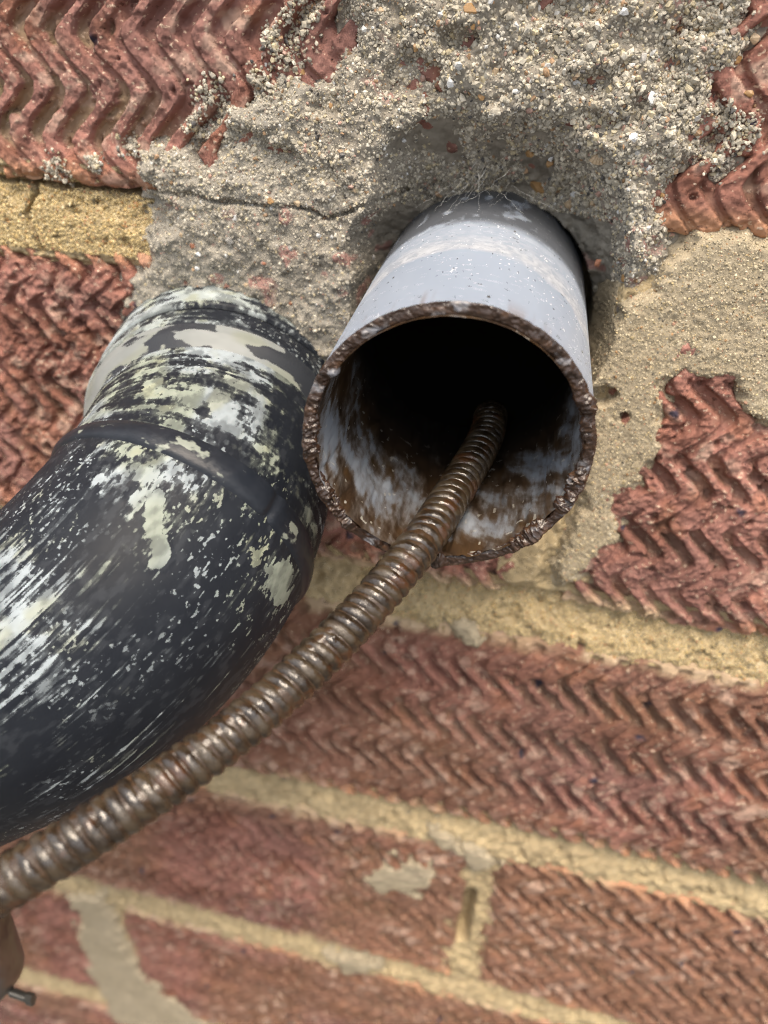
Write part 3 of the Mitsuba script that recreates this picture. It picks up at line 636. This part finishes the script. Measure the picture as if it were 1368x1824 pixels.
turns = cl[-1] / pitch
tt = np.linspace(0, turns, int(turns * 40))
cc = np.stack([np.interp(tt * pitch, cl, CP[:, k]) for k in range(3)], -1)
tn, nn_, bb_ = frames(CP, (0, 0, 1))
Ni = np.stack([np.interp(tt * pitch, cl, nn_[:, k]) for k in range(3)], -1); Bi = np.stack([np.interp(tt * pitch, cl, bb_[:, k]) for k in range(3)], -1)
hr = 3.05 - .62 + .10 * (F3(tt / 3, 0 * tt, 0 * tt, 2, 121) - .5)
HX = cc + hr[:, None] * (np.cos(tt * 2 * np.pi)[:, None] * Ni + np.sin(tt * 2 * np.pi)[:, None] * Bi)
HX += np.stack([np.interp(tt * pitch, cl, tn[:, k]) for k in range(3)], -1) * (.34 * (N3(tt * .6, 0 * tt, 0 * tt, 122) - .5))[:, None]
# frame of the wire: outward from the cable axis, so that it does not twist
tw = np.gradient(HX, axis=0); tw /= np.linalg.norm(tw, axis=1, keepdims=True)
ow = HX - cc; ow -= tw * (ow * tw).sum(1, keepdims=True); ow /= np.linalg.norm(ow, axis=1, keepdims=True); bw = np.cross(tw, ow)
ph = np.linspace(0, 2 * np.pi, 14, endpoint=False)
off = .62 * np.cos(ph)[None, :, None] * ow[:, None] + wire * np.sin(ph)[None, :, None] * bw[:, None]
V = HX[:, None] + off
V = V + off * (.18 * (F3(V[..., 0] / 1.1, V[..., 1] / 1.1, V[..., 2] / 1.1, 3, 125) - .5))[..., None]
obj('wire_coil', (V.reshape(-1, 3), grid_faces(len(HX), 14, wrap=True)[:, ::-1]), 'm_coil', dc)
r = 2.66 + .42 * (F3(np.cos(np.linspace(-np.pi, np.pi, 49))[None] * 2, np.sin(np.linspace(-np.pi, np.pi, 49))[None] * 2, cl[:, None] / 2.2, 3, 123) - .5) \
    + .24 * sstep(.48, .72, F3(np.cos(np.linspace(-np.pi, np.pi, 49))[None] * 1.2, np.sin(np.linspace(-np.pi, np.pi, 49))[None] * 1.2, cl[:, None] / 9, 2, 124)) * sstep(90, 105, cl)[:, None]
V, F, uv = sweep(CP, r, 49)
obj('sludge', (V, F), 'm_core', dc)
labels['drain_cable__sludge'] = {'label': 'wet brown sludge filling the coil of the cable'}

# ---------------------------------------------------------------- steel guide tube of the drain tool
gt = thing('guide_tube', 'worn brown metal tube end with dark screw at the lower left edge', 'tool')
c0, c1 = np.array([-44.9, -91.6, -57.6]), np.array([-41.0, -95.3, -70.9])
tl = np.linspace(0, 1, 40)
TP = c0 + (c1 - c0) * tl[:, None]
tr = 5.6 * np.sqrt(np.clip(1 - np.clip((tl - .80) / .21, 0, 1) ** 2.4, 0.02, 1)) * (.86 + .14 * np.clip(tl / .5, 0, 1) ** .6)
V, F, uv = sweep(TP, tr, 64, (1, 0, 0), cap=True); obj('tube_end', (V, F), 'm_steel', gt)
sp = trimesh.creation.cylinder(.75, 2.4, sections=20); sv = np.array(sp.vertices)
sp2 = trimesh.creation.cylinder(.95, .8, sections=6); s2 = np.array(sp2.vertices) + [0, 0, 1.2]
SV = np.vstack([sv, s2]); SF = np.vstack([np.array(sp.faces), np.array(sp2.faces) + len(sv)])
M = np.stack([[0, 0, 1], unit([-.3, .8, -.5]), unit([.9, .1, -.4])], 0)
obj('screw', (SV @ M + [-35.7, -94.6, -69.4], SF), 'm_dark', gt, smooth=False)

# ---------------------------------------------------------------- cobweb over the top of the grey pipe
cw = thing('cobweb', 'wisps of pale cobweb in the gap above the grey pipe', 'cobweb')
vs, fs, off = [], [], 0
for i in range(16):
    x0 = rng.normal() * 3.2 - 2; a0 = np.array([x0, rng.uniform(-1, 6), 8.6 + rng.uniform(0, 5)]); b0 = np.array([x0 + rng.normal() * 3.5, rng.uniform(-3, 5), 5.6 - abs(x0) * .12 + rng.uniform(-.2, 2.6)])
    t = np.linspace(0, 1, 14)[:, None]; P = a0 + (b0 - a0) * t + np.array([0, -.6, -1.2]) * (t * (1 - t)) * rng.uniform(0, 2.5) + rng.normal(size=(14, 3)) * .10
    V, F, _ = sweep(P, np.full(14, rng.uniform(.004, .011)) * (1 + 1.5 * (rng.uniform(size=14) > .85)), 6); vs.append(V); fs.append(F + off); off += len(V)
obj('threads', (np.vstack(vs), np.vstack(fs)), 'm_web', cw)
labels['cobweb__threads'] = {'kind': 'stuff'}

# ---------------------------------------------------------------- ground
gx = np.linspace(-1, 1, 81); gx = np.sign(gx) * np.abs(gx) ** 3 * 120000
X, Y = np.meshgrid(gx, gx); V = np.stack([X, Y, -600 + 6 * (F3(X / 400, Y / 400, 0, 3, 131) - .5)], -1).reshape(-1, 3)
obj('ground', (V, grid_faces(81, 81)), 'm_ground'); labels['ground'] = {'kind': 'structure', 'label': 'dark paved ground at the foot of the wall'}
